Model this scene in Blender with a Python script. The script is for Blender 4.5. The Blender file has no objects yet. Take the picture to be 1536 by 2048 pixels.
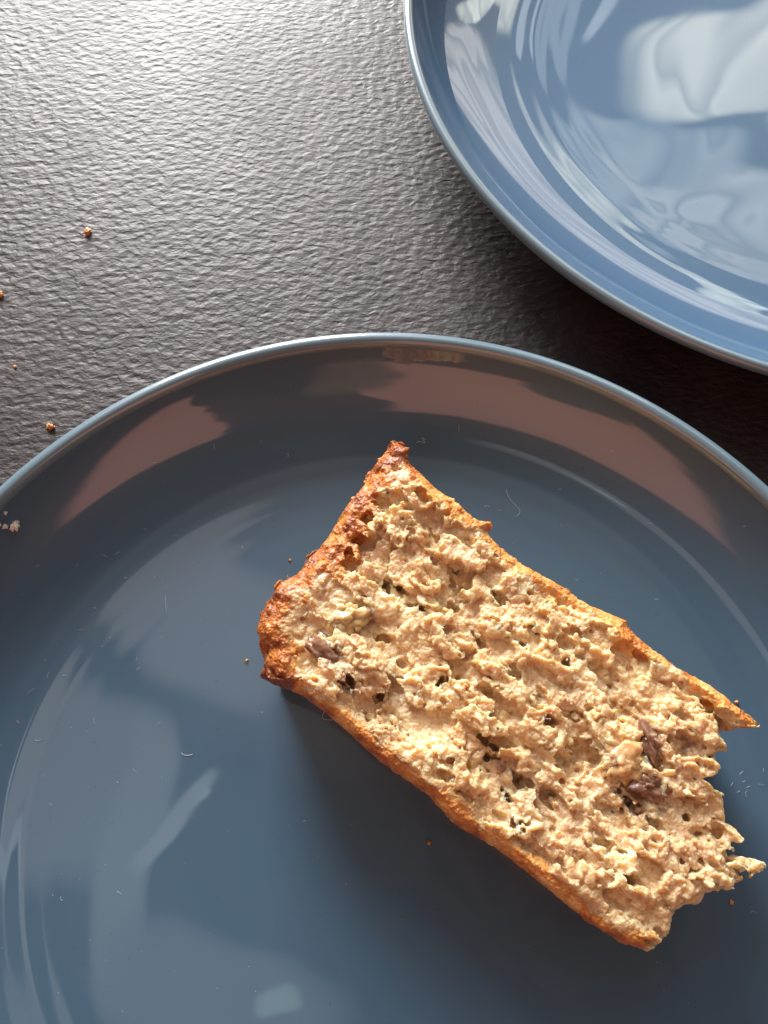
import bpy, bmesh, math, random
import numpy as np
from mathutils import Vector, Matrix
R = math.radians
scene = bpy.context.scene
C = scene.collection

# ------------------------------------------------------------------ camera
cam_d = bpy.data.cameras.new('camera')
cam = bpy.data.objects.new('camera', cam_d); C.objects.link(cam)
cam.location = (0, 0, 0.1945)
cam.rotation_euler = (R(20), 0, 0)
cam_d.sensor_fit = 'VERTICAL'; cam_d.sensor_height = 24.0
cam_d.lens = 24.0*1547/2048
cam_d.clip_start = 0.005; cam_d.clip_end = 50
scene.camera = cam
scene.render.resolution_x = 768; scene.render.resolution_y = 1024

# ------------------------------------------------------------------ colour management
scene.view_settings.view_transform = 'Standard'
scene.view_settings.look = 'None'
scene.view_settings.exposure = 0.0
scene.view_settings.gamma = 1.0
scene.cycles.max_bounces = 8
scene.cycles.sample_clamp_indirect = 6.0

# ------------------------------------------------------------------ dim room all round (world)
def az_el(az, el):
    a, e = R(az), R(el)
    return Vector((math.sin(a)*math.cos(e), math.cos(a)*math.cos(e), math.sin(e)))

W = bpy.data.worlds.new('World'); scene.world = W; W.use_nodes = True
nt = W.node_tree; nt.nodes.clear()
def N(t, **k):
    n = nt.nodes.new(t)
    for a, b in k.items(): setattr(n, a, b)
    return n
L = nt.links.new
tc = N('ShaderNodeTexCoord')
wn = N('ShaderNodeTexNoise'); wn.inputs['Scale'].default_value = 3.6; wn.inputs['Detail'].default_value = 2
L(tc.outputs['Generated'], wn.inputs['Vector'])
sub = N('ShaderNodeVectorMath', operation='SUBTRACT'); L(wn.outputs['Color'], sub.inputs[0]); sub.inputs[1].default_value = (.5, .5, .5)
wsc = N('ShaderNodeVectorMath', operation='SCALE'); L(sub.outputs[0], wsc.inputs[0]); wsc.inputs['Scale'].default_value = 0.13
wad = N('ShaderNodeVectorMath', operation='ADD'); L(tc.outputs['Generated'], wad.inputs[0]); L(wsc.outputs[0], wad.inputs[1])
DIRV = wad.outputs[0]
cur = None
def world_base(col):
    global cur
    n = N('ShaderNodeRGB'); n.outputs[0].default_value = (*col, 1); cur = n.outputs[0]
def patch(az, el, wa, we, col, soft=0.25, roll=0):
    """a soft-edged patch of colour in the world at direction az/el, wa x we degrees half-size"""
    global cur
    c = az_el(az, el); up = Vector((0, 0, 1)) if abs(el) < 80 else Vector((0, 1, 0))
    t = up.cross(c).normalized(); b = c.cross(t).normalized()
    r = R(roll); t, b = t*math.cos(r)+b*math.sin(r), b*math.cos(r)-t*math.sin(r)
    s = []
    for ax, w in ((t, wa), (b, we)):
        d = N('ShaderNodeVectorMath', operation='DOT_PRODUCT'); L(DIRV, d.inputs[0]); d.inputs[1].default_value = ax
        m = N('ShaderNodeMath', operation='MULTIPLY'); L(d.outputs['Value'], m.inputs[0]); m.inputs[1].default_value = 1/math.sin(R(w))
        a = N('ShaderNodeMath', operation='POWER'); 
        ab = N('ShaderNodeMath', operation='ABSOLUTE'); L(m.outputs[0], ab.inputs[0]); L(ab.outputs[0], a.inputs[0]); a.inputs[1].default_value = 4
        s.append(a.outputs[0])
    sm = N('ShaderNodeMath', operation='ADD'); L(s[0], sm.inputs[0]); L(s[1], sm.inputs[1])
    mr = N('ShaderNodeMapRange', interpolation_type='SMOOTHSTEP'); L(sm.outputs[0], mr.inputs['Value'])
    mr.inputs['From Min'].default_value = max(0, 1-soft*2); mr.inputs['From Max'].default_value = 1+soft*2
    mr.inputs['To Min'].default_value = 1; mr.inputs['To Max'].default_value = 0
    dd = N('ShaderNodeVectorMath', operation='DOT_PRODUCT'); L(DIRV, dd.inputs[0]); dd.inputs[1].default_value = c
    gt = N('ShaderNodeMath', operation='GREATER_THAN'); L(dd.outputs['Value'], gt.inputs[0]); gt.inputs[1].default_value = 0
    mu = N('ShaderNodeMath', operation='MULTIPLY'); L(mr.outputs[0], mu.inputs[0]); L(gt.outputs[0], mu.inputs[1])
    mx = N('ShaderNodeMix', data_type='RGBA'); L(mu.outputs[0], mx.inputs[0]); L(cur, mx.inputs[6]); mx.inputs[7].default_value = (*col, 1)
    cur = mx.outputs[2]
world_base((.12, .075, .05))
#WORLD
for p in [
    # wall beside the window and net curtain, as patches placed for the far plate's reflections
    (-15, 48, 19, 13, (2.3, 2.1, 2.1), .45, 0),  # broad patch above the window, added to lighten the table's lower reflection
    (31, 46, 12, 4.8, (3.4, 3.35, 3.1), .2, 8),
    (22, 41.5, 3, 1.2, (1.6, 1.75, 1.8), .4, 30),
    (28, 36.0, 6.2, 2.2, (4.8, 4.7, 3.8), .28, 24),
    (26, 19, 9, 9, (3.0, 2.75, 2.5), .12, 0),
    (34.5, 31, 1.2, 7, (5.6, 5.8, 4.9), .3, -15),
    (23, 42, 6, 1.8, (2.1, 2.2, 2.1), .4, 12),
    (13.5, 38, .8, 4, (1.3, 1.4, 1.45), .5, 12),
    (17, 36, .5, 1.6, (2.4, 2.5, 2.6), .5, -20),
    (70, 25, 12, 14, (1.6, 1.5, 1.5), .3, 0),
]: patch(*p)
# wavy darker bands multiplied into the patches, to streak their reflections in the glaze
rn = N('ShaderNodeTexNoise'); rn.inputs['Scale'].default_value = 6.0; rn.inputs['Detail'].default_value = 1.5; rn.inputs['Distortion'].default_value = 1.2
L(tc.outputs['Generated'], rn.inputs['Vector'])
rr_ = N('ShaderNodeValToRGB'); e_ = rr_.color_ramp.elements
for _ in range(5): e_.new(.5)
for i_, (p_, v_) in enumerate([(.30, 1.05), (.40, .55), (.44, 1.1), (.50, .80), (.54, .45), (.58, 1.1), (.70, .75)]): e_[i_].position = p_; e_[i_].color = (v_, v_, v_, 1)
L(rn.outputs['Fac'], rr_.inputs[0])
rm = N('ShaderNodeMix', data_type='RGBA', blend_type='MULTIPLY'); rm.inputs[0].default_value = .9; L(cur, rm.inputs[6]); L(rr_.outputs[0], rm.inputs[7]); cur = rm.outputs[2]
for p in [
    # the dim room overhead and behind the camera; bright slivers added for glaze highlights
    (-60, 25, 18, 15, (.4, .34, .30), .4, 0),
    (183, 40, 34, 20, (1.75, .78, .56), .10, 0),
    (166, 34, 7.5, 30, (.06, .055, .055), .12, 6),
    (176, 30, 5, 12, (.42, .28, .19), .5, 0),
    (205, 20, 6, 4, (.10, .12, .11), .4, 20),
    (12, 78, 16, 11, (.36, .29, .26), .5, 0),
    (-44, 75, 5, 5.5, (1.1, .98, .92), .38, 25),
    (-90, 70, 5, 6, (1.0, .9, .85), .38, 0),
    (-106, 74, 8, 1.4, (1.2, 1.12, 1.05), .5, -20),
    (-97, 78, .9, .28, (3.2, 3.8, 3.5), .5, -62),
    (-99, 77, 2.8, .55, (1.7, 1.8, 1.7), .5, -50),
    (-140, 75, 7, 3.6, (.85, .76, .76), .45, 20),
    (-152, 77, 1.5, .8, (1.7, 2.1, 1.95), .5, 35),
]: patch(*p)
bg = N('ShaderNodeBackground'); L(cur, bg.inputs['Color']); bg.inputs['Strength'].default_value = 1.0
wo = N('ShaderNodeOutputWorld'); L(bg.outputs[0], wo.inputs['Surface'])

# ------------------------------------------------------------------ the window (its panes of daylight) beyond the table
def pane(az, el, dist, w, h, power, col=(1, 1, 1)):
    ld = bpy.data.lights.new('window_light', 'AREA'); ld.shape = 'RECTANGLE'
    ld.size = w; ld.size_y = h; ld.energy = power; ld.color = col
    o = bpy.data.objects.new('window_light', ld); C.objects.link(o)
    d = az_el(az, el); o.location = d*dist
    o.rotation_euler = (-d).to_track_quat('-Z', 'Z').to_euler()
    return o
#LIGHTS
for az in (-22, -9.5):
    for el in (13, 25.5):
        pane(az, el, 1.3, 0.27, 0.265, 11.0, (1, .98, .955))

# ------------------------------------------------------------------ material helpers
def mat(name):
    m = bpy.data.materials.new(name); m.use_nodes = True
    t = m.node_tree; t.nodes.clear()
    out = t.nodes.new('ShaderNodeOutputMaterial'); b = t.nodes.new('ShaderNodeBsdfPrincipled')
    t.links.new(b.outputs[0], out.inputs['Surface'])
    return m, t, b
def nd(t, typ, **k):
    n = t.nodes.new(typ)
    for a, v in k.items(): setattr(n, a, v)
    return n
def noise(t, scale, detail=4, rough=.55, dist=0, vec=None):
    n = nd(t, 'ShaderNodeTexNoise'); n.inputs['Scale'].default_value = scale; n.inputs['Detail'].default_value = detail
    n.inputs['Roughness'].default_value = rough; n.inputs['Distortion'].default_value = dist
    if vec is not None: t.links.new(vec, n.inputs['Vector'])
    return n
def ramp(t, fac, stops):
    r = nd(t, 'ShaderNodeValToRGB'); e = r.color_ramp.elements
    while len(e) < len(stops): e.new(.5)
    for i, (p, c) in enumerate(stops): e[i].position = p; e[i].color = (*c, 1)
    t.links.new(fac, r.inputs[0]); return r
def mixc(t, fac, a, b, mode='MIX'):
    m = nd(t, 'ShaderNodeMix', data_type='RGBA', blend_type=mode)
    for s, i in ((fac, 0), (a, 6), (b, 7)):
        if isinstance(s, (int, float)): m.inputs[i].default_value = s
        elif isinstance(s, tuple): m.inputs[i].default_value = (*s, 1)
        else: t.links.new(s, m.inputs[i])
    return m.outputs[2]
def objco(t):
    return nd(t, 'ShaderNodeTexCoord').outputs['Object']

# table top: near-black laminate with a fine leathery grain
m_table, t, b = mat('black_textured_laminate')
oc = objco(t)
mp = nd(t, 'ShaderNodeMapping'); t.links.new(oc, mp.inputs[0]); mp.inputs['Scale'].default_value = (.62, 1, 1); mp.inputs['Rotation'].default_value = (0, 0, R(-12))
n1 = noise(t, 440, 3, .5, .6, mp.outputs[0]); n2 = noise(t, 1500, 2, .5, .3, mp.outputs[0]); n3 = noise(t, 60, 4, .5, 0, oc)
v1 = nd(t, 'ShaderNodeTexVoronoi', feature='SMOOTH_F1'); v1.inputs['Scale'].default_value = 520; v1.inputs['Smoothness'].default_value = .6
wv = nd(t, 'ShaderNodeVectorMath', operation='MULTIPLY_ADD'); t.links.new(n1.outputs['Color'], wv.inputs[0]); wv.inputs[1].default_value = (.0016,)*3; t.links.new(mp.outputs[0], wv.inputs[2])
t.links.new(wv.outputs[0], v1.inputs['Vector'])
h = nd(t, 'ShaderNodeMath', operation='MULTIPLY_ADD'); t.links.new(v1.outputs['Distance'], h.inputs[0]); h.inputs[1].default_value = .8; t.links.new(n1.outputs['Fac'], h.inputs[2])
h2 = nd(t, 'ShaderNodeMath', operation='MULTIPLY_ADD'); t.links.new(n2.outputs['Fac'], h2.inputs[0]); h2.inputs[1].default_value = .3; t.links.new(h.outputs[0], h2.inputs[2])
bu = nd(t, 'ShaderNodeBump'); bu.inputs['Strength'].default_value = 1.0; bu.inputs['Distance'].default_value = .00036
t.links.new(h2.outputs[0], bu.inputs['Height']); t.links.new(bu.outputs[0], b.inputs['Normal'])
rc = ramp(t, n3.outputs['Fac'], [(.3, (.020, .016, .0175)), (.7, (.037, .030, .031))])
t.links.new(rc.outputs[0], b.inputs['Base Color'])
n4 = noise(t, 9, 4, .6, .4, oc); rr = nd(t, 'ShaderNodeMapRange'); t.links.new(n4.outputs['Fac'], rr.inputs['Value']); rr.inputs['From Min'].default_value = .3; rr.inputs['From Max'].default_value = .7; rr.inputs['To Min'].default_value = .50; rr.inputs['To Max'].default_value = .60
t.links.new(rr.outputs[0], b.inputs['Roughness']); b.inputs['IOR'].default_value = 1.5

# glazed stoneware
def glaze(name, base, dark):
    m, t, b = mat(name); oc = objco(t)
    a = noise(t, 14, 4, .55, 0, oc); f = noise(t, 900, 2, .5, 0, oc)
    c = mixc(t, a.outputs['Fac'], base, dark)
    sp = ramp(t, f.outputs['Fac'], [(.72, (1, 1, 1)), (.80, (.55, .5, .45))])
    t.links.new(mixc(t, 1.0, c, sp.outputs[0], 'MULTIPLY'), b.inputs['Base Color'])
    b.inputs['Roughness'].default_value = .32; b.inputs['IOR'].default_value = 1.45
    b.inputs['Coat Weight'].default_value = 1
    g_ = noise(t, 34, 4, .6, .8, oc); cr = nd(t, 'ShaderNodeMapRange'); t.links.new(g_.outputs['Fac'], cr.inputs['Value']); cr.inputs['From Min'].default_value = .42; cr.inputs['From Max'].default_value = .72; cr.inputs['To Min'].default_value = .015; cr.inputs['To Max'].default_value = .05
    t.links.new(cr.outputs[0], b.inputs['Coat Roughness']); b.inputs['Coat IOR'].default_value = 1.6
    w = noise(t, 13, 1, .4, .2, oc)
    bu = nd(t, 'ShaderNodeBump'); bu.inputs['Strength'].default_value = 1; bu.inputs['Distance'].default_value = .0007
    t.links.new(w.outputs['Fac'], bu.inputs['Height'])
    t.links.new(bu.outputs[0], b.inputs['Coat Normal'])
    return m
m_plate = glaze('blue_glaze', (.053, .114, .182), (.045, .097, .155))
m_plate2 = glaze('blue_glaze_lit', (.055, .130, .235), (.047, .113, .205))  # same blue glaze, base made lighter for the brighter light on this plate
m_rim = glaze('thin_glaze_on_rim', (.14, .215, .26), (.11, .18, .235))
m_foot, t, b = mat('bare_clay_foot'); b.inputs['Base Color'].default_value = (.35, .28, .22, 1); b.inputs['Roughness'].default_value = .8

# ------------------------------------------------------------------ mesh helpers
def obj(name, verts, faces, material, parent=None, smooth=True):
    me = bpy.data.meshes.new(name); me.from_pydata(verts, [], faces); me.update()
    if smooth: me.polygons.foreach_set('use_smooth', [True]*len(me.polygons))
    me.materials.append(material)
    o = bpy.data.objects.new(name, me); C.objects.link(o)
    if parent: o.parent = parent
    return o
def tag(o, label=None, cat=None, group=None, kind=None):
    if label: o['label'] = label
    if cat: o['category'] = cat
    if group: o['group'] = group
    if kind: o['kind'] = kind
    return o
def empty(name, loc):
    o = bpy.data.objects.new(name, None); C.objects.link(o); o.location = loc; o.empty_display_size = .01; return o
def lathe(name, prof, seg, material, parent=None, closed=False):
    V, F = [], []
    n = len(prof)
    for i in range(seg):
        a = 2*math.pi*i/seg
        for r, z in prof: V.append((r*math.cos(a), r*math.sin(a), z))
    for i in range(seg):
        j = (i+1) % seg
        for k in range(n-1 if not closed else n):
            k2 = (k+1) % n
            F.append((i*n+k, i*n+k2, j*n+k2, j*n+k))
    return obj(name, V, F, material, parent)

# ------------------------------------------------------------------ table top
def table():
    w, d, th, r = 1.1, .9, .024, .003
    bm = bmesh.new(); bmesh.ops.create_cube(bm, size=1)
    bmesh.ops.scale(bm, vec=(w, d, th), verts=bm.verts); bmesh.ops.translate(bm, vec=(0, .12, -th/2), verts=bm.verts)
    bmesh.ops.bevel(bm, geom=bm.edges[:], offset=r, segments=3, affect='EDGES')
    me = bpy.data.meshes.new('table_top'); bm.to_mesh(me); bm.free(); me.materials.append(m_table)
    o = bpy.data.objects.new('table_top', me); C.objects.link(o); o['kind'] = 'structure'
    return o
table()

# ------------------------------------------------------------------ plates
def plate(name, loc, Rr, H, material, label, rimr=.0021, floor=.0048):
    root = empty(name, loc); tag(root, label, 'plate', 'blue glazed plates on the table')
    s = Rr/.12
    pts = []
    # inner profile from the centre outwards
    rf, rw = .070*s, Rr-2*rimr       # edge of the flat, inner edge of the lip
    for i in range(30): pts.append((max(1e-5, rf*i/30), floor-.0005*(1-i/30)))
    for i in range(1, 41):
        u = i/40
        r = rf+(rw-rf)*u
        z = floor+(H-rimr-floor)*(.85*u**3.1+.15*u**9)
        z += .00007*math.sin(u*46)*u*(1-u)*2
        pts.append((r, z))
    inner = list(pts)
    # lip: rounded
    lip = []
    cz = H-rimr
    for i in range(1, 13):
        a = math.pi-math.pi*1.15*i/12
        lip.append((Rr-rimr+rimr*math.cos(a), cz+rimr*math.sin(a)))
    # outer underside back to the foot
    out = []
    for i in range(1, 25):
        u = 1-i/24
        r = .062*s+(Rr-rimr*.6-.062*s)*u
        z = .0022+(H-2.3*rimr-.0022)*(u**2.6)
        out.append((r, z))
    lathe('bowl', inner, 240, material, root)
    lathe('rim', inner[-1:]+lip, 240, m_rim, root)
    lathe('outer_wall', lip[-1:]+out, 200, material, root)
    rf2 = .062*s
    lathe('foot_ring', [(rf2+.0004, .0026), (rf2-.0002, .0003), (rf2-.001, 0), (rf2-.003, 0), (rf2-.0038, .0004), (rf2-.004, .0026)], 120, m_foot, root)
    lathe('underside', [(rf2-.0035, .0024), (rf2*.5, .0022), (1e-5, .0020)], 64, material, root)
    return root
plate('plate', (0, -.008, 0), .12, .024, m_plate, 'deep blue glazed plate holding the slice of banana bread, nearest the viewer')
plate('plate', (.142, .228, 0), .136, .024, m_plate2, 'empty blue plate at the upper right, coloured lighter for the light there, full of bright reflections', rimr=.0016, floor=.0042)

# ------------------------------------------------------------------ banana bread slice
# outline of its upper face in millimetres on the plate, edge by edge
EDGE_A = [(-26.5, 23.8), (-25.6, 27.4), (-27.9, 33.8), (-25.7, 39.3), (-22.7, 43.7), (-18.4, 47.1), (-13.1, 54.1), (-8.8, 61.2), (-4.3, 67.9), (-2.6, 71.6), (-0.9, 74.2), (2.6, 78.3), (5.6, 77.4)]
EDGE_B = [(5.6, 77.4), (4.9, 74.0), (9.2, 69.1), (11.6, 66.1), (15.5, 63.6), (20.4, 58.8), (24.7, 57.8), (23.4, 55.8), (26.8, 51.7), (32.1, 47.7), (38.9, 43.7), (44.5, 39.3), (52.9, 35.4), (52.8, 33.8), (57.4, 29.5), (62.2, 25.9), (68.0, 22.2), (72.1, 18.7), (76.6, 13.4)]
EDGE_C = [(76.6, 13.4), (73.6, 13.2), (69.1, 14.9), (69.0, 11.7), (71.6, 8.8), (68.0, 8.3), (66.8, 4.0), (62.2, 3.0), (67.7, -0.3), (67.6, -4.0), (70.3, -8.5), (68.6, -9.3), (68.3, -11.6), (72.4, -12.6), (72.9, -13.6), (70.6, -14.4), (70.8, -16.2), (67.6, -16.8), (65.0, -17.2), (62.4, -18.2), (60.2, -20.2), (57.6, -20.6), (55.2, -22.4), (53.4, -25.4), (50.0, -27.8)]
EDGE_D = [(50.0, -27.8), (46.8, -27.4), (38.8, -22.8), (29.9, -15.6), (22.5, -10.3), (14.4, -5.8), (9.1, -0.3), (-0.8, 6.3), (-11.1, 15.2), (-17.4, 19.7), (-21.7, 21.7), (-26.5, 23.8)]
# the larger holes of the crumb: x, y, half-lengths along and across the slice, depth below the face
HOLES = [(11.2, 47.8, 1.1, .9, 2.6), (16.4, 46.2, 1.3, .7, 2.2), (0.3, 43.4, 2.0, 1.1, 2.4), (3.3, 43.1, 1.4, 1.0, 2.2), (7.7, 38.4, 1.3, .8, 2.4),
 (-5.1, 53.2, 1.9, 2.6, 2.4), (-7.5, 48.5, 2.2, 2.4, 2.2), (-7.1, 22.0, 2.0, 1.2, 3.0), (-0.7, 19.2, 1.2, 1.3, 4.0), (20.6, 30.8, 1.7, 1.1, 2.2), (17.9, 27.9, 1.3, 1.5, 2.0),
 (15.4, 38.2, 2.0, 1.3, 1.8), (12.1, 22.3, .8, 1.4, 2.2), (22.2, 19.5, 2.2, 1.2, 2.2), (20.3, 10.3, 2.4, 1.3, 3.2), (29.5, 30.0, 1.5, 1.1, 2.2),
 (27.3, 23.5, 2.0, .9, 2.4), (20.3, 20.9, 1.6, 1.6, 1.8), (38.5, 26.1, 1.2, .8, 2.2), (34.1, 13.3, 1.8, 1.0, 1.8), (36.1, 6.9, 2.4, 1.1, 2.4),
 (21.0, 7.2, 1.2, .8, 2.2), (27.0, 2.5, 2.6, 1.3, 2.6), (32.7, -0.3, 1.6, 1.1, 1.6), (26.6, -5.3, 1.4, .8, 2.2), (24.4, 0.1, 1.4, .8, 2.2), (49.0, -1.5, 3.0, 1.0, 3.0),
 (46.7, -15.7, 2.0, .8, 1.6), (41.9, 7.8, 4.2, 2.4, 2.0), (3.0, 22.0, 3.6, 2.0, 1.8), (0, 62, 2.6, 1.6, 1.8), (-3.5, 58, 1.6, 1.5, 1.8), (5, 60.5, 1.6, 1.1, 1.6),
 (44.0, -10.0, 3.6, 1.4, 1.6), (53, -5, 3, 1.2, 1.5), (33, 19, 2.6, 1.2, 1.6), (14, 33, 2.2, 1.2, 1.6), (60, 8, 2.2, 1.3, 1.6), (25, 40, 2.0, 1.2, 1.6), (41, 33, 2.0, 1.2, 1.6)]
ZT, ZB = 30.5, 4.6                                        # top of the slice and the plate under it (mm)
VOX = .235

def build_slice():
    rng = np.random.default_rng(7)
    # local frame: s along the slice, q across
    ang = math.atan2(-.545, .72); ca, sa = math.cos(ang), math.sin(ang)
    O = np.array([22.0, 24.0])
    def to_loc(p):
        p = np.asarray(p, float)-O
        return np.stack([p[..., 0]*ca+p[..., 1]*sa, -p[..., 0]*sa+p[..., 1]*ca], -1)
    segs = {k: to_loc(e) for k, e in zip('ABCD', (EDGE_A, EDGE_B, EDGE_C, EDGE_D))}
    segs['A'][1:-1] += np.array([-.9, .2])
    allp = np.concatenate([segs[k][:-1] for k in 'ABCD'])
    lo = allp.min(0)-3; hi = allp.max(0)+3
    xs = np.arange(lo[0], hi[0], VOX, dtype=np.float32); ys = np.arange(lo[1], hi[1], VOX, dtype=np.float32)
    zs = np.arange(ZB-1.2, ZT+3.5, VOX, dtype=np.float32)
    nx, ny, nz = len(xs), len(ys), len(zs)
    X, Y = np.meshgrid(xs, ys, indexing='ij')
    def seg_dist(poly):
        d = np.full(X.shape, 1e9, np.float32)
        for (x0, y0), (x1, y1) in zip(poly[:-1], poly[1:]):
            dx, dy = x1-x0, y1-y0; tt = np.clip(((X-x0)*dx+(Y-y0)*dy)/(dx*dx+dy*dy+1e-9), 0, 1)
            d = np.minimum(d, (X-x0-tt*dx)**2+(Y-y0-tt*dy)**2)
        return np.sqrt(d)
    dist = {k: seg_dist(segs[k]) for k in 'ABCD'}
    ins = np.zeros(X.shape, bool); n = len(allp)
    for i in range(n):
        x0, y0 = allp[i]; x1, y1 = allp[(i+1) % n]
        if y0 == y1: continue
        ins ^= ((y0 > Y) != (y1 > Y)) & (X < (x1-x0)*(Y-y0)/(y1-y0)+x0)
    d2 = np.minimum.reduce(list(dist.values())); d2 = np.where(ins, -d2, d2)
    # smooth random fields by separable interpolation of coarse random grids
    def interp_mat(coords, cell, n):
        u = (coords-coords[0])/cell; i = np.floor(u).astype(int); f = u-i; f = f*f*(3-2*f)
        M = np.zeros((len(coords), n), np.float32); r = np.arange(len(coords))
        M[r, i] = 1-f; M[r, i+1] = f; return M
    def vnoise(cx, cy, cz=None):
        ax = [(xs, cx), (ys, cy)]+([(zs, cz)] if cz else [])
        ns = [int((c[-1]-c[0])/k)+3 for c, k in ax]
        g = rng.uniform(-1, 1, ns).astype(np.float32)
        Ms = [interp_mat(c, k, m) for (c, k), m in zip(ax, ns)]
        if cz:
            g = np.tensordot(Ms[0], g, (1, 0)); g = np.einsum('ijk,yj->iyk', g, Ms[1], optimize=True)
            return np.tensordot(g, Ms[2], (2, 1))
        return Ms[0] @ g @ Ms[1].T
    # top height: the crust edges roll over
    def roll(d, r, depth):
        t = np.clip(1-d/r, 0, 1); return depth*(1-np.sqrt(np.maximum(1-t*t, 0)))
    ztop = ZT-np.maximum.reduce([roll(dist['A'], 10, 6.5), roll(dist['B'], 4.5, 3.2), roll(dist['D'], 3.6, 3.2)])-roll(dist['C'], 3.0, 1.2)
    ztop = ztop+1.4*vnoise(14, 9)+.6*vnoise(5.5, 4)
    # crumb terraces: torn ledges, each at its own level
    crustd = np.minimum(np.minimum(dist['A']*.42, dist['B']), dist['D'])
    inner = np.clip((crustd-2.0)/2.0, 0, 1)
    wx = X+1.3*vnoise(3, 3)+.6*vnoise(1.2, 1.2)+.28*vnoise(.6, .6); wy = Y+1.3*vnoise(3, 3)+.6*vnoise(1.2, 1.2)+.28*vnoise(.6, .6)
    def cells2(px, py, sx, sy, seed):
        r = np.random.default_rng(seed)
        m = 64
        T = r.uniform(0, 1, (m, m, 3)).astype(np.float32)
        ix = np.floor(px/sx).astype(int); iy = np.floor(py/sy).astype(int)
        best = np.full(px.shape, 1e9, np.float32); sec = best.copy(); val = np.zeros(px.shape, np.float32)
        for a in (-1, 0, 1):
            for b_ in (-1, 0, 1):
                jx, jy = ix+a, iy+b_; tt = T[jx % m, jy % m]
                d = np.hypot(px/sx-(jx+tt[..., 0]), py/sy-(jy+tt[..., 1]))
                w = d < best
                sec = np.where(w, best, np.minimum(sec, d)); best = np.where(w, d, best); val = np.where(w, tt[..., 2], val)
        return best, sec, val
    F1, F2, V = cells2(wx, wy, 6.4, 3.8, 3)
    f1, f2, v = cells2(wx*1+.3, wy+.2, 2.4, 1.6, 11)
    ter = (V-.6)*4.0+(v-.5)*.8*(V > .35)-1.2*F1**2*(V > .45)+.9*F1**2*(V < .3)-.25*f1**2*(V > .35)
    ztop = ztop+inner*ter
    # ledge lobes: scattered flakes lying on the face
    # 3-D field
    Z = zs[None, None, :]
    under = np.clip((ZT-5-zs)/(ZT-5-ZB), 0, 1)**1.3       # walls draw in towards the plate
    wall = d2[:, :, None]+(1.8*under)[None, None, :]
    sdf = np.maximum(wall, (Z-ztop[:, :, None])*.8)
    sdf = np.maximum(sdf, (ZB-Z)).astype(np.float32)
    top_w = np.clip((Z-ZT+9)/3, 0, 1)
    inn3 = inner[:, :, None]
    dC = np.exp(-dist['C']/3.0)[:, :, None]
    soft = np.maximum(inn3, dC)                            # 1 in open crumb, 0 in crust
    # torn broken end: rough in three dimensions
    sdf += dC*(1.1*vnoise(3.4, 3.0, 3.0)+.45*vnoise(1.5, 1.5, 1.5))
    busy = np.clip(.5+1.3*vnoise(6, 4), 0, 1)[:, :, None]
    sdf += (.55*vnoise(3.0, 2.0, 1.6)*(.35+.65*soft)*(.4+.6*busy)+.16*vnoise(1.2, .9, .8)*(.6+.4*soft)+.09*vnoise(.55, .5, .45))
    # short crust: knobbly, toasted
    wA = np.clip(1-dist['A']/9.5, 0, 1)[:, :, None]
    sdf += wA*(.75*vnoise(1.9, 1.9, 1.9)+.4*vnoise(.9, .9, .9))
    # cellular granules in a band round the surface
    band = np.abs(sdf) < 1.1
    band[:, :, :int(6/VOX)] = False
    idx = np.nonzero(band)
    P = np.stack([xs[idx[0]], ys[idx[1]], zs[idx[2]]], -1)
    def worley(P, s, seed):
        r = np.random.default_rng(seed); m = 32
        T = r.uniform(0, 1, (m*m*m, 3)).astype(np.float32)
        q = P/s; i0 = np.floor(q-.5).astype(np.int32); best = np.full(len(P), 1e9, np.float32)
        for a in (0, 1):
            for b_ in (0, 1):
                for c in (0, 1):
                    j = i0+np.array([a, b_, c], np.int32); k = ((j[:, 0] % m)*m+j[:, 1] % m)*m+j[:, 2] % m
                    tt = T[k]*.6+.2
                    d = ((q-j-tt)**2).sum(1); best = np.minimum(best, d)
        return best
    Pw = P+np.stack([(vnoise(2, 2, 2)*.5)[idx] for _ in range(3)], -1)
    g = worley(Pw, 2.3, 5)
    g2 = worley(Pw, .85, 6)
    add = np.zeros(sdf.shape, np.float32)
    add[idx] = 1.0*(np.minimum(g, .8)-.25)*1.25*(.25+.75*np.broadcast_to(busy, sdf.shape)[idx])+(np.minimum(g2, .8)-.25)*.42
    sdf += add*(.75+.25*soft)
    # holes
    def carve(cx, cy, cz, a, b_, c, th, k=.25):
        rr = max(a, b_, c)+1
        i0, i1 = np.searchsorted(xs, [cx-rr, cx+rr]); j0, j1 = np.searchsorted(ys, [cy-rr, cy+rr]); k0, k1 = np.searchsorted(zs, [cz-rr, cz+rr])
        if i1 <= i0 or j1 <= j0 or k1 <= k0: return
        x = xs[i0:i1, None, None]-cx; y = ys[None, j0:j1, None]-cy; z = zs[None, None, k0:k1]-cz
        ct, st = math.cos(th), math.sin(th)
        u = x*ct+y*st; w = -x*st+y*ct
        d = (np.sqrt((u/a)**2+(w/b_)**2+(z/c)**2)-1)*min(a, b_, c)
        jag = wobble[i0:i1, j0:j1, k0:k1]
        sl = sdf[i0:i1, j0:j1, k0:k1]
        np.maximum(sl, -(d+jag), out=sl)
    wobble = .6*vnoise(1.6, 1.3, 1.3)+.35*vnoise(.7, .7, .7)
    def surf_z(lx, ly):
        i = min(max(int((lx-xs[0])/VOX), 0), nx-1); j = min(max(int((ly-ys[0])/VOX), 0), ny-1)
        return float(ztop[i, j]), float(d2[i, j]), float(inner[i, j])
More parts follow.
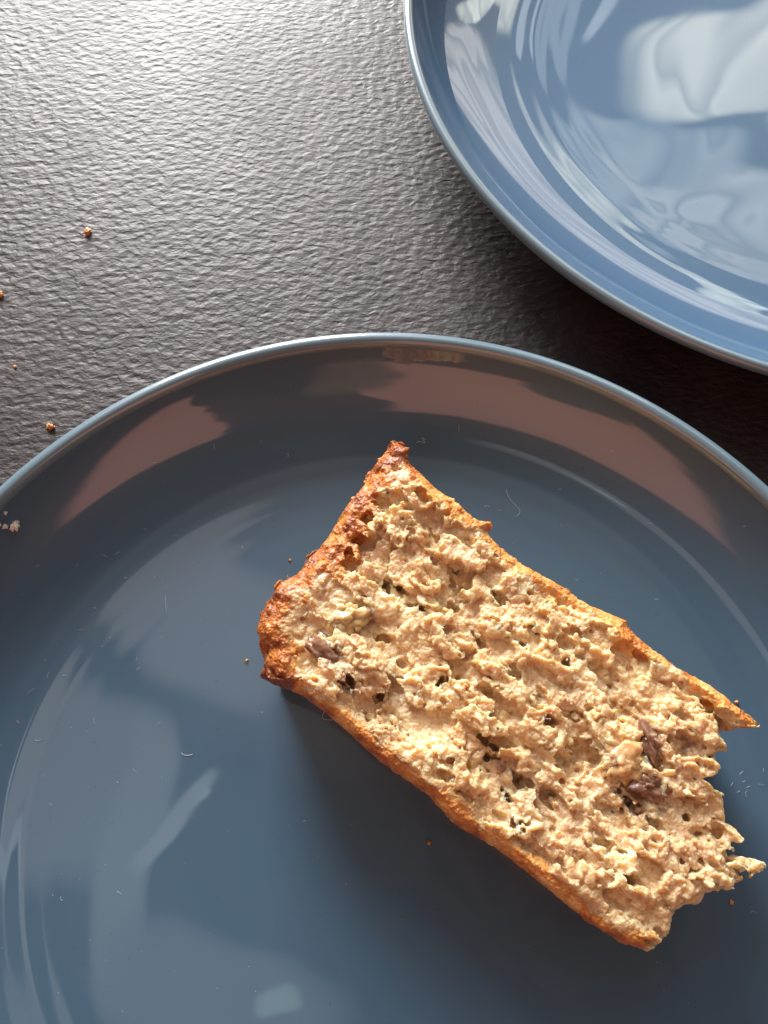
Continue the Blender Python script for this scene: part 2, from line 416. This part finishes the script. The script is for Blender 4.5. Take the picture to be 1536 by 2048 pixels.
    for x, y, a, b_, c in HOLES:
        lx, ly = to_loc((x, y)); z, _, _ = surf_z(lx, ly)
        carve(lx, ly, z-c*.45, a*.95, b_*.95, c, rng.uniform(-.5, .5))
        for _ in range(4):
            carve(lx+rng.uniform(-1, 1)*a, ly+rng.uniform(-1, 1)*b_, z-rng.uniform(.1, .6)*c, a*rng.uniform(.4, .8), b_*rng.uniform(.4, .8), c*rng.uniform(.4, .8), rng.uniform(-.8, .8))
    for i in range(430):
        lx, ly = rng.uniform(xs[0], xs[-1]), rng.uniform(ys[0], ys[-1]); z, d, inn = surf_z(lx, ly)
        if d > -1.2 or inn < .5: continue
        s = rng.uniform(.25, .5) if i % 8 else rng.uniform(.7, 1.5)
        carve(lx, ly, z-rng.uniform(0, 1.0), s*rng.uniform(1, 2.0), s, s*rng.uniform(.8, 1.5), rng.uniform(-.7, .7))
    for i in range(500):                                    # pores of the torn end
        lx, ly = segs['C'][rng.integers(len(segs['C']))]+rng.uniform(-3, 3, 2)
        s = rng.uniform(.4, 1.1)
        carve(lx, ly, rng.uniform(ZB+2, ZT), s*rng.uniform(1, 1.8), s, s, rng.uniform(-.7, .7))
    sdf = np.maximum(sdf, (ZB-Z))
    sdf[0] = sdf[-1] = 1; sdf[:, 0] = sdf[:, -1] = 1; sdf[:, :, 0] = sdf[:, :, -1] = 1
    # surface nets
    s = sdf < 0
    c8 = [s[a:nx-1+a, b_:ny-1+b_, c:nz-1+c] for a in (0, 1) for b_ in (0, 1) for c in (0, 1)]
    cnt = np.zeros(c8[0].shape, np.int8)
    for q in c8: cnt += q
    act = (cnt > 0) & (cnt < 8)
    vid = np.full(act.shape, -1, np.int32); ai = np.nonzero(act); nv = len(ai[0]); vid[ai] = np.arange(nv, dtype=np.int32)
    acc = np.zeros((nv, 3), np.float32); num = np.zeros(nv, np.float32)
    corner = {(a, b_, c): sdf[ai[0]+a, ai[1]+b_, ai[2]+c] for a in (0, 1) for b_ in (0, 1) for c in (0, 1)}
    for p in corner:
        for ax in range(3):
            if p[ax]: continue
            q = list(p); q[ax] = 1; q = tuple(q)
            v0, v1 = corner[p], corner[q]; m = (v0 < 0) != (v1 < 0)
            t_ = np.where(m, v0/(v0-v1+1e-12), 0)
            for k in range(3): acc[:, k] += np.where(m, p[k]+(t_ if k == ax else 0), 0)
            num += m
    pos = acc/num[:, None]+np.stack(ai, -1)
    quads = []
    def add_q(m, offs, flip):
        i = np.nonzero(m)
        q = np.stack([vid[i[0]+o[0], i[1]+o[1], i[2]+o[2]] for o in offs], -1)
        f = flip[i]
        q = np.where(f[:, None], q[:, ::-1], q); quads.append(q[(q >= 0).all(1)])
    a0 = s[1:-1, 1:-1, 1:-1]
    # edges along x: between (i,j,k) and (i+1,j,k), cells around: j-1..j, k-1..k
    m = s[:-1, 1:-1, 1:-1] != s[1:, 1:-1, 1:-1]; add_q(m, [(0, 0, 0), (0, 1, 0), (0, 1, 1), (0, 0, 1)], ~s[:-1, 1:-1, 1:-1])
    m = s[1:-1, :-1, 1:-1] != s[1:-1, 1:, 1:-1]; add_q(m, [(0, 0, 0), (0, 0, 1), (1, 0, 1), (1, 0, 0)], ~s[1:-1, :-1, 1:-1])
    m = s[1:-1, 1:-1, :-1] != s[1:-1, 1:-1, 1:]; add_q(m, [(0, 0, 0), (1, 0, 0), (1, 1, 0), (0, 1, 0)], ~s[1:-1, 1:-1, :-1])
    Q = np.concatenate(quads)
    # keep only the biggest connected piece (drops floating grains) by label propagation
    lab = np.arange(nv, dtype=np.int32)
    e = np.concatenate([Q[:, [0, 1]], Q[:, [1, 2]], Q[:, [2, 3]], Q[:, [3, 0]]])
    for _ in range(400):
        mn = np.minimum(lab[e[:, 0]], lab[e[:, 1]]); old = lab.copy()
        np.minimum.at(lab, lab[e[:, 0]], mn); np.minimum.at(lab, lab[e[:, 1]], mn)
        while True:
            l2 = lab[lab]
            if (l2 == lab).all(): break
            lab = l2
        if (old == lab).all(): break
    big = np.bincount(lab).argmax(); Q = Q[lab[Q[:, 0]] == big]
    # toasting: how far each point is from the outer crust
    gi = np.clip(np.round(pos[:, 0]).astype(int), 0, nx-1); gj = np.clip(np.round(pos[:, 1]).astype(int), 0, ny-1)
    zz = zs[0]+pos[:, 2]*VOX
    nz0 = vnoise(9, 9)[gi, gj]; nz1 = vnoise(3.0, 3.0)[gi, gj]; nz2 = vnoise(.9, .9)[gi, gj]
    depth = np.maximum(ztop[gi, gj]-zz, 0)
    dA, dB, dD, dC_ = (dist[k][gi, gj] for k in 'ABDC')
    tA = np.clip(1.2-(dA-4.3+1.5*nz0+3.0*nz1+2.0*nz2)/4.5, 0, 1)
    tB = np.clip(1.15-(dB-1.5+2.0*nz0+1.6*nz1+1.3*nz2)/2.8, 0, 1)
    tD = np.clip(1.2-(dD-1.1+.9*nz0+1.1*nz1+.9*nz2)/2.2, 0, 1)
    # the walls below the rolled edge are all crust on the crust sides
    toast = np.maximum.reduce([tA, tB, tD])
    wpx = xs[0]+pos[:, 0]*VOX; wpy = ys[0]+pos[:, 1]*VOX
    wp = np.stack([(wpx*ca-wpy*sa+O[0])*1e-3, (wpx*sa+wpy*ca+O[1])*1e-3, zz*1e-3], -1)
    tip1 = np.hypot(wp[:, 0]*1e3-75, wp[:, 1]*1e3-15); tip2 = np.hypot(wp[:, 0]*1e3-70.5, wp[:, 1]*1e3+16.5)
    toast = np.where((dC_ < 2.0) & (tip1 > 5), toast*np.clip(dC_/2, 0, 1), toast)
    toast = np.maximum(toast, np.clip(1.4-tip2/2.0+.4*nz2, 0, 1))
    dark = np.clip(tA*.72+.36*tB+.46*tD+.3*nz1+.12*nz2+.2*np.clip(1.3-tip2/3, 0, 1), 0, 1)
    def height(x, y):
        lx, ly = to_loc((x, y)); i = int((lx-xs[0])/VOX); j = int((ly-ys[0])/VOX); k = 5
        blk = s[i-k:i+k+1, j-k:j+k+1]; top = (blk*np.arange(nz)[None, None, :]).max(2)
        return float(zs[0]+np.percentile(top, 70)*VOX)
    stain = np.zeros(len(wp), np.float32)
    for x, y, r_ in [(-12.0, 27.4, 3.6), (-8, 23, 2.2), (-3.5, 35, 2.0), (54.6, 9.6, 3.4), (53.2, 1.3, 3.6), (62, 9, 2.2), (50.5, -1.5, 2.6), (-6, 32, 1.8), (24, 5, 2.0)]:
        d_ = np.hypot(wp[:, 0]*1e3-x, (wp[:, 1]*1e3-y)*1.1)
        stain = np.maximum(stain, .85*np.clip(1.3-d_/r_+.5*nz1+.55*nz2, 0, 1))
    return wp, Q, toast.astype(np.float32), dark.astype(np.float32), stain.astype(np.float32), height

def crumb_material(name):
    m, t, b = mat(name)
    at = nd(t, 'ShaderNodeAttribute', attribute_name='toast'); ad = nd(t, 'ShaderNodeAttribute', attribute_name='dark')
    oc = objco(t)
    a = noise(t, 110, 3, .5, 0, oc); c = noise(t, 1400, 3, .6, 0, oc); e = noise(t, 75, 3, .5, .5, oc)
    inner = ramp(t, a.outputs['Fac'], [(.28, (.64, .415, .205)), (.5, (.79, .58, .33)), (.72, (.92, .765, .48))])
    pur = ramp(t, e.outputs['Fac'], [(.62, (0, 0, 0)), (.76, (.40, .40, .40))])
    st = nd(t, 'ShaderNodeAttribute', attribute_name='stain')
    gr = ramp(t, noise(t, 45, 3, .5, .3, oc).outputs['Fac'], [(.42, (0, 0, 0)), (.68, (.55, .55, .55))])
    inner1 = mixc(t, gr.outputs[0], inner.outputs[0], (.60, .42, .28))
    inner2 = mixc(t, st.outputs['Fac'], mixc(t, pur.outputs[0], inner1, (.42, .25, .20)), (.27, .135, .09))
    dj = nd(t, 'ShaderNodeMath', operation='MULTIPLY_ADD'); an = noise(t, 420, 3, .65, 0, oc); t.links.new(an.outputs['Fac'], dj.inputs[0]); dj.inputs[1].default_value = 1.1; dk = nd(t, 'ShaderNodeMath', operation='SUBTRACT'); t.links.new(ad.outputs['Fac'], dk.inputs[0]); dk.inputs[1].default_value = .55; t.links.new(dk.outputs[0], dj.inputs[2])
    crust = ramp(t, dj.outputs[0], [(.1, (.84, .48, .17)), (.38, (.72, .30, .07)), (.7, (.45, .14, .03)), (1, (.21, .055, .016))])
    grain = ramp(t, c.outputs['Fac'], [(.3, (.86, .82, .76)), (.65, (1, 1, 1))])
    jit = nd(t, 'ShaderNodeMath', operation='MULTIPLY_ADD'); t.links.new(a.outputs['Fac'], jit.inputs[0]); jit.inputs[1].default_value = .5; t.links.new(at.outputs['Fac'], jit.inputs[2])
    mr = nd(t, 'ShaderNodeMapRange', interpolation_type='SMOOTHSTEP'); t.links.new(jit.outputs[0], mr.inputs['Value']); mr.inputs['From Min'].default_value = .38; mr.inputs['From Max'].default_value = .95
    col = mixc(t, mr.outputs[0], inner2, crust.outputs[0])
    t.links.new(mixc(t, 1.0, col, grain.outputs[0], 'MULTIPLY'), b.inputs['Base Color'])
    b.inputs['Roughness'].default_value = .4; b.inputs['IOR'].default_value = 1.42; b.inputs['Coat Weight'].default_value = .22; b.inputs['Coat Roughness'].default_value = .22
    sw = nd(t, 'ShaderNodeMapRange'); t.links.new(at.outputs['Fac'], sw.inputs['Value']); sw.inputs['To Min'].default_value = .95; sw.inputs['To Max'].default_value = .2; t.links.new(sw.outputs[0], b.inputs['Subsurface Weight']); b.inputs['Subsurface Radius'].default_value = (1.0, .74, .46); b.inputs['Subsurface Scale'].default_value = .0030
    vo = nd(t, 'ShaderNodeTexVoronoi', feature='SMOOTH_F1'); vo.inputs['Scale'].default_value = 1700; vo.inputs['Smoothness'].default_value = .3; t.links.new(oc, vo.inputs['Vector'])
    hh = nd(t, 'ShaderNodeMath', operation='MULTIPLY_ADD'); t.links.new(vo.outputs['Distance'], hh.inputs[0]); hh.inputs[1].default_value = -.9; t.links.new(c.outputs['Fac'], hh.inputs[2])
    bu = nd(t, 'ShaderNodeBump'); bu.inputs['Strength'].default_value = 1; bu.inputs['Distance'].default_value = .00024
    t.links.new(hh.outputs[0], bu.inputs['Height']); t.links.new(bu.outputs[0], b.inputs['Normal'])
    return m
m_crumb = crumb_material('banana_bread')

def np_mesh(name, V, Q, attrs, material, parent):
    used = np.unique(Q); remap = np.full(len(V), -1, np.int32); remap[used] = np.arange(len(used)); V = V[used]; Q = remap[Q]
    me = bpy.data.meshes.new(name)
    me.vertices.add(len(V)); me.vertices.foreach_set('co', V.astype(np.float32).ravel())
    me.loops.add(Q.size); me.loops.foreach_set('vertex_index', Q.astype(np.int32).ravel())
    me.polygons.add(len(Q)); me.polygons.foreach_set('loop_start', np.arange(0, Q.size, 4, dtype=np.int32))
    me.polygons.foreach_set('use_smooth', np.ones(len(Q), bool))
    for k, a in attrs.items():
        at = me.attributes.new(k, 'FLOAT', 'POINT'); at.data.foreach_set('value', a[used].astype(np.float32))
    me.update(calc_edges=True); me.validate()
    me.materials.append(material)
    o = bpy.data.objects.new(name, me); C.objects.link(o); o.parent = parent
    return o
V, Q, toast, dark, stain, height = build_slice()
org = np.array([.022, .024, .0046])
slice_root = empty('cake_slice', tuple(org))
tag(slice_root, 'slice of banana bread with orange brown crust and torn crumb on the nearer plate', 'cake slice')
ft = toast[Q].mean(1)
for nm, mk in (('crumb', ft <= .55), ('crust', ft > .55)):
    np_mesh(nm, V-org, Q[mk], {'toast': toast, 'dark': dark, 'stain': stain}, m_crumb, slice_root)
print('slice quads', len(Q))

def chunk_material(name, c0, c1, rough, sss):
    m, t, b = mat(name); oc = objco(t)
    a = noise(t, 420, 4, .6, .6, oc)
    t.links.new(ramp(t, a.outputs['Fac'], [(.35, c0), (.65, c1)]).outputs[0], b.inputs['Base Color'])
    b.inputs['Roughness'].default_value = rough
    b.inputs['Subsurface Weight'].default_value = sss; b.inputs['Subsurface Radius'].default_value = (1, .6, .3); b.inputs['Subsurface Scale'].default_value = .002
    f = noise(t, 900, 3, .6, .4, oc)
    bu = nd(t, 'ShaderNodeBump'); bu.inputs['Distance'].default_value = .0002; t.links.new(f.outputs['Fac'], bu.inputs['Height']); t.links.new(bu.outputs[0], b.inputs['Normal'])
    return m
m_pale = chunk_material('baked_banana', (.62, .44, .20), (.50, .36, .17), .25, .9)
m_amber = chunk_material('amber_banana', (.58, .34, .15), (.66, .44, .22), .25, .9)
m_purple = chunk_material('browned_banana', (.14, .065, .042), (.32, .175, .11), .2, .6)
from mathutils import noise as mnoise
def lump(name, loc, dims, rot, material, parent, seed=0, subd=4, rough=.25, freq=2.2):
    bm = bmesh.new(); bmesh.ops.create_icosphere(bm, subdivisions=subd, radius=1)
    for v in bm.verts:
        p = v.co.copy(); q = p*freq+Vector((seed*7.3, seed*1.7, 0))
        v.co = p*(1+rough*mnoise.noise(q)+rough*.5*mnoise.noise(q*2.6)+rough*.35*mnoise.noise(q*6))
        v.co.x *= dims[0]; v.co.y *= dims[1]; v.co.z *= dims[2]
    me = bpy.data.meshes.new(name); bm.to_mesh(me); bm.free(); me.materials.append(material)
    me.polygons.foreach_set('use_smooth', [True]*len(me.polygons))
    o = bpy.data.objects.new(name, me); C.objects.link(o)
    o.parent = parent; o.location = loc; o.rotation_euler = rot
    return o
def on_slice(x, y, z): return Vector((x*1e-3, y*1e-3, z*1e-3))-Vector(org)
for (x, y, z, d, r, m_, lb) in [
    (-7.3, 36.0, 27.9, (4.2, 3.2, 1.9), .3, m_pale, 'pale translucent banana piece by the dark crust'),
    (-12.0, 27.4, 28.0, (2.7, 5.0, 1.7), .6, m_purple, 'glossy purplish brown banana piece near the left corner'),
    (48.3, 6.2, 28.0, (4.4, 3.6, 2.2), .4, m_amber, 'amber banana piece towards the torn end'),
    (54.6, 9.6, 28.4, (1.8, 4.4, 1.5), .35, m_purple, 'greyish purple vein beside the amber piece'),
    (53.2, 1.3, 28.2, (4.0, 2.2, 1.6), -.2, m_purple, 'dark glossy banana fibres under the amber piece')]:
    o = lump('banana_piece', on_slice(x, y, height(x, y)-(.62 if m_ is m_purple else .4)*d[2]), tuple(q*1e-3 for q in d), (0, 0, r), m_, slice_root, seed=x, rough=.6, freq=1.6); o['label'] = lb

# ------------------------------------------------------------------ crumbs, flakes and lint
m_bit = chunk_material('toasted_crumb', (.55, .20, .06), (.75, .42, .18), .55, .3)
m_flake = chunk_material('pale_flake', (.75, .68, .60), (.85, .80, .74), .5, .4)
rnd = random.Random(3)
def crumb(x, y, z, s, label, material=m_bit, group='toasted crumbs scattered on the table', name='bread_crumb', cat='crumb', flat=.8):
    o = lump(name, (x*1e-3, y*1e-3, (z+s*flat*.55)*1e-3), (s*1e-3, s*.8e-3, s*flat*1e-3), (0, 0, rnd.uniform(0, 3)), material, None, seed=rnd.random()*9, subd=3, rough=1.1, freq=2.2)
    tag(o, label, cat, group); return o
crumb(-91.2, 162.4, 0, 1.0, 'toasted crumb alone in the middle of the dark table at the left')
crumb(-114.2, 139.3, 0, 1.0, 'reddish crumb cut off by the left edge of the photo')
crumb(-105.9, 115.1, 0, .45, 'tiniest orange crumb on the table, low at the left')
crumb(-92.7, 95.9, 0, .95, 'golden crumb on the table touching the rim of the nearer plate')

# how high the nearer plate's glaze is at a distance from its centre
def glaze_z(x, y):
    r = math.hypot(x, y+8); rf, rw = 70.0, 115.8
    if r <= rf: return 4.8-.5*(1-r/rf)
    u = (r-rf)/(rw-rf); return 4.8+(21.9-4.8)*(.85*u**3.1+.15*u**9)
for i, (x, y, s_, lb) in enumerate([(-95.6, 60.3, .9, 'white flake at the left edge of the photo on the plate wall'), (-93.0, 60.8, .75, 'grey flake second from the left in the row on the plate wall'),
    (-91.0, 60.3, .55, 'small flake third from the left in the row on the plate wall'), (-88.8, 60.7, 1.05, 'cream flake, largest of the row on the plate wall'), (-91.3, 63.6, .4, 'tiny white flake above the row on the plate wall')]):
    k = (194.5-glaze_z(x*.93, y*.93))/(194.5-12)
    x2, y2 = x*k, y*k
    crumb(x2, y2, glaze_z(x2, y2)-.15, s_*1.3, lb, m_flake, 'pale flakes on the left wall of the nearer plate', 'pale_flake', 'flake', .45)
m_lint, t, b = mat('white_lint'); b.inputs['Base Color'].default_value = (.62, .65, .68, 1); b.inputs['Roughness'].default_value = .6
def strand(name, pts, r, label, group, cat='lint', sides=5):
    """a thin curled fibre through pts (mm)"""
    P = [Vector(p)*1e-3 for p in pts]; V, F = [], []
    # Catmull-Rom
    Q = []
    E_ = [P[0]*2-P[1]]+P+[P[-1]*2-P[-2]]
    for i in range(1, len(E_)-2):
        for k in range(5):
            t_ = k/5; a, b_, c, d = E_[i-1], E_[i], E_[i+1], E_[i+2]
            Q.append(.5*((2*b_)+(c-a)*t_+(2*a-5*b_+4*c-d)*t_*t_+(3*b_-a-3*c+d)*t_**3))
    Q.append(P[-1])
    for i, q in enumerate(Q):
        d = (Q[min(i+1, len(Q)-1)]-Q[max(i-1, 0)]).normalized(); s1 = d.cross(Vector((0, 0, 1))).normalized(); s2 = s1.cross(d)
        rr = r*1e-3*(1 if 0 < i < len(Q)-1 else .4)
        for k in range(sides):
            a = 2*math.pi*k/sides; V.append(q+s1*math.cos(a)*rr+s2*math.sin(a)*rr)
    n = len(Q)
    for i in range(n-1):
        for k in range(sides): F.append((i*sides+k, i*sides+(k+1) % sides, (i+1)*sides+(k+1) % sides, (i+1)*sides+k))
    F.append(tuple(range(sides))[::-1]); F.append(tuple((n-1)*sides+k for k in range(sides)))
    o = obj(name, V, F, m_lint); tag(o, label, cat, group); return o
LINT = [(-60.6, 63.2), (-53.7, 62.0), (-70.1, 56.0), (-68.1, 56.9), (-85.7, 52.4), (-77.2, 53.4), (-65.5, 51.3), (-58.4, 51.1), (-71.6, 43.0), (-74.0, 37.7), (-69.3, 34.0), (-67.3, 35.6), (-82.4, 30.3), (-80.7, 27.6), (-60.6, 30.3), (-59.3, 28.6), (-83.6, 23.8), (-68.7, 17.0), (-53.9, 15.6), (-82.0, 11.9), (-58.5, 5.4), (-61.4, 2.4), (-29.6, 18.5), (-86.7, 16.3), (-76.7, 26.8), (-36.3, 59.9), (-58.1, -20.9), (-71.3, -21.4), (-18.5, -5.9), (-76.2, -2.6), (80.7, 2.5), (83.5, 2.8), (84.5, 1.5), (86.3, 2.1), (83.5, 0.5), (81.3, 0.2), (87.9, 5.5), (81.7, -24.5), (83.4, 4.8), (27.6, 70.3), (30.8, 69.2), (45.3, 74.6), (68.2, 64.1), (87.3, 61.1), (46.0, 64.8), (48.4, 50.9), (68.7, 45.4), (-58.7, 80.0), (19.9, 91.8), (58.3, 82.3), (-25.5, 83.6), (-32.1, 87.7), (-44.2, 85.6)]

def lint_region(x, y):
    if x > 76: return 'right of the torn end of the slice'
    if x > 15: return 'above the long upper crust of the slice'
    if y > 70: return 'on the far wall under the rim'
    if y > 40: return 'between the pale flakes and the short crust'
    if y > 12: return 'left of the left corner of the slice'
    return 'low on the left of the plate'
LINT.sort(key=lambda p: (lint_region(*p), p[0]))
ORD = ['leftmost', 'second', 'third', 'fourth', 'fifth', 'sixth', 'seventh', 'eighth', 'ninth', 'tenth', 'eleventh', 'twelfth', 'thirteenth', 'fourteenth', 'fifteenth', 'sixteenth', 'seventeenth', 'eighteenth']
last_region = None; rank = 0
for i, (x, y) in enumerate(LINT):
    rg = lint_region(x, y); rank = 0 if rg != last_region else rank+1; last_region = rg
    lb = 'white lint fibre, '+(ORD[0] if rank == 0 else ORD[rank]+' from left')+' of those '+rg
    n_ = rnd.choice((3, 4, 4, 5)); a = rnd.uniform(0, 6.28); l = rnd.uniform(.22, .5); px_, py_ = x, y; P_ = []
    for k in range(n_):
        P_.append((px_, py_, glaze_z(px_, py_)+.07+(.12*rnd.random() if 0 < k < n_-1 else 0))); px_ += l*math.cos(a); py_ += l*math.sin(a); a += rnd.uniform(-.3, 1.1)
    strand('lint_fibre', P_, rnd.uniform(.02, .034), lb, 'lint fibres on the nearer plate')
def on_glaze(P, lift=.08): return [(x, y, glaze_z(x, y)+lift) for x, y in P]
strand('hair', on_glaze([(32.0, 75.1), (32.7, 72.8), (34.2, 70.8), (35.4, 69.2), (34.9, 68.0), (34.1, 67.8)]), .035, 'longest hooked pale hair on the plate, right of the tip of the slice', None)
strand('lint_fibre', on_glaze([(-47.5, 9.0), (-46.9, 8.5), (-45.7, 8.4), (-44.8, 8.6)]), .06, 'white bracket-shaped fibre alone on the blue glaze at the left below the slice', None)
strand('lint_fibre', on_glaze([(8.5, 87.7), (9.6, 88.0), (10.9, 87.6), (10.2, 88.9), (11.2, 88.4)]), .045, 'tangled curl of lint just above the tip of the slice', None)
strand('hair', [(-13.3, 20.6, 17.5), (-13.5, 17.6, 15.5), (-13.8, 16.1, 15), (-12.6, 15.5, 15.5), (-10.4, 15.6, 17)], .045, 'pale hair looping out from the lower crust of the slice near its left corner', None)
strand('hair', [(-54.9, 49.7, 4.9), (-54.9, 46.8, 4.85), (-54.1, 41.8, 4.85)], .025, 'faint straight hair standing upright in the photo left of the slice', None)
# crumbs fallen by the torn end and along the crust
for x, y, s_, lb in [(76.5, -22.5, .45, 'small crumb below the torn end of the slice'), (84.0, 20.5, .35, 'small crumb beyond the pointed crust tip of the slice'), (-33.5, 30.5, .35, 'small crumb left of the left corner of the slice'),
    (-24.0, 56.0, .3, 'small crumb beside the dark short crust of the slice'), (10.2, -10.5, .4, 'small crumb in the shadow below the long crust of the slice')]:
    crumb(x, y, glaze_z(x, y), s_, lb, m_bit, 'crumbs fallen on the nearer plate')
# dust: hundreds of specks on glaze and table
def dust(name, n, f, material, kind='stuff'):
    V, F = [], []
    for i in range(n):
        x, y, z, s_ = f()
        b0 = len(V)
        for dx, dy, dz in ((1, 0, 0), (-.5, .8, 0), (-.5, -.8, 0), (0, 0, .9)):
            V.append(((x+dx*s_)*1e-3, (y+dy*s_)*1e-3, (z+dz*s_)*1e-3))
        F += [(b0, b0+1, b0+3), (b0+1, b0+2, b0+3), (b0+2, b0, b0+3)]
    o = obj(name, V, F, material, None, False); o['kind'] = kind; return o
def on_plate():
    while True:
        a, r = rnd.uniform(0, 6.28), 112*math.sqrt(rnd.random()); x, y = r*math.cos(a), r*math.sin(a)-8
        if y > -60: return x, y, glaze_z(x, y)+.01, rnd.choice((.04, .05, .05, .07, .1))
dust('dust_on_plate', 420, on_plate, m_lint)
dust('dust_on_table', 160, lambda: (rnd.uniform(-130, 20), rnd.uniform(60, 260), .02, rnd.choice((.05, .07, .1))), m_lint)
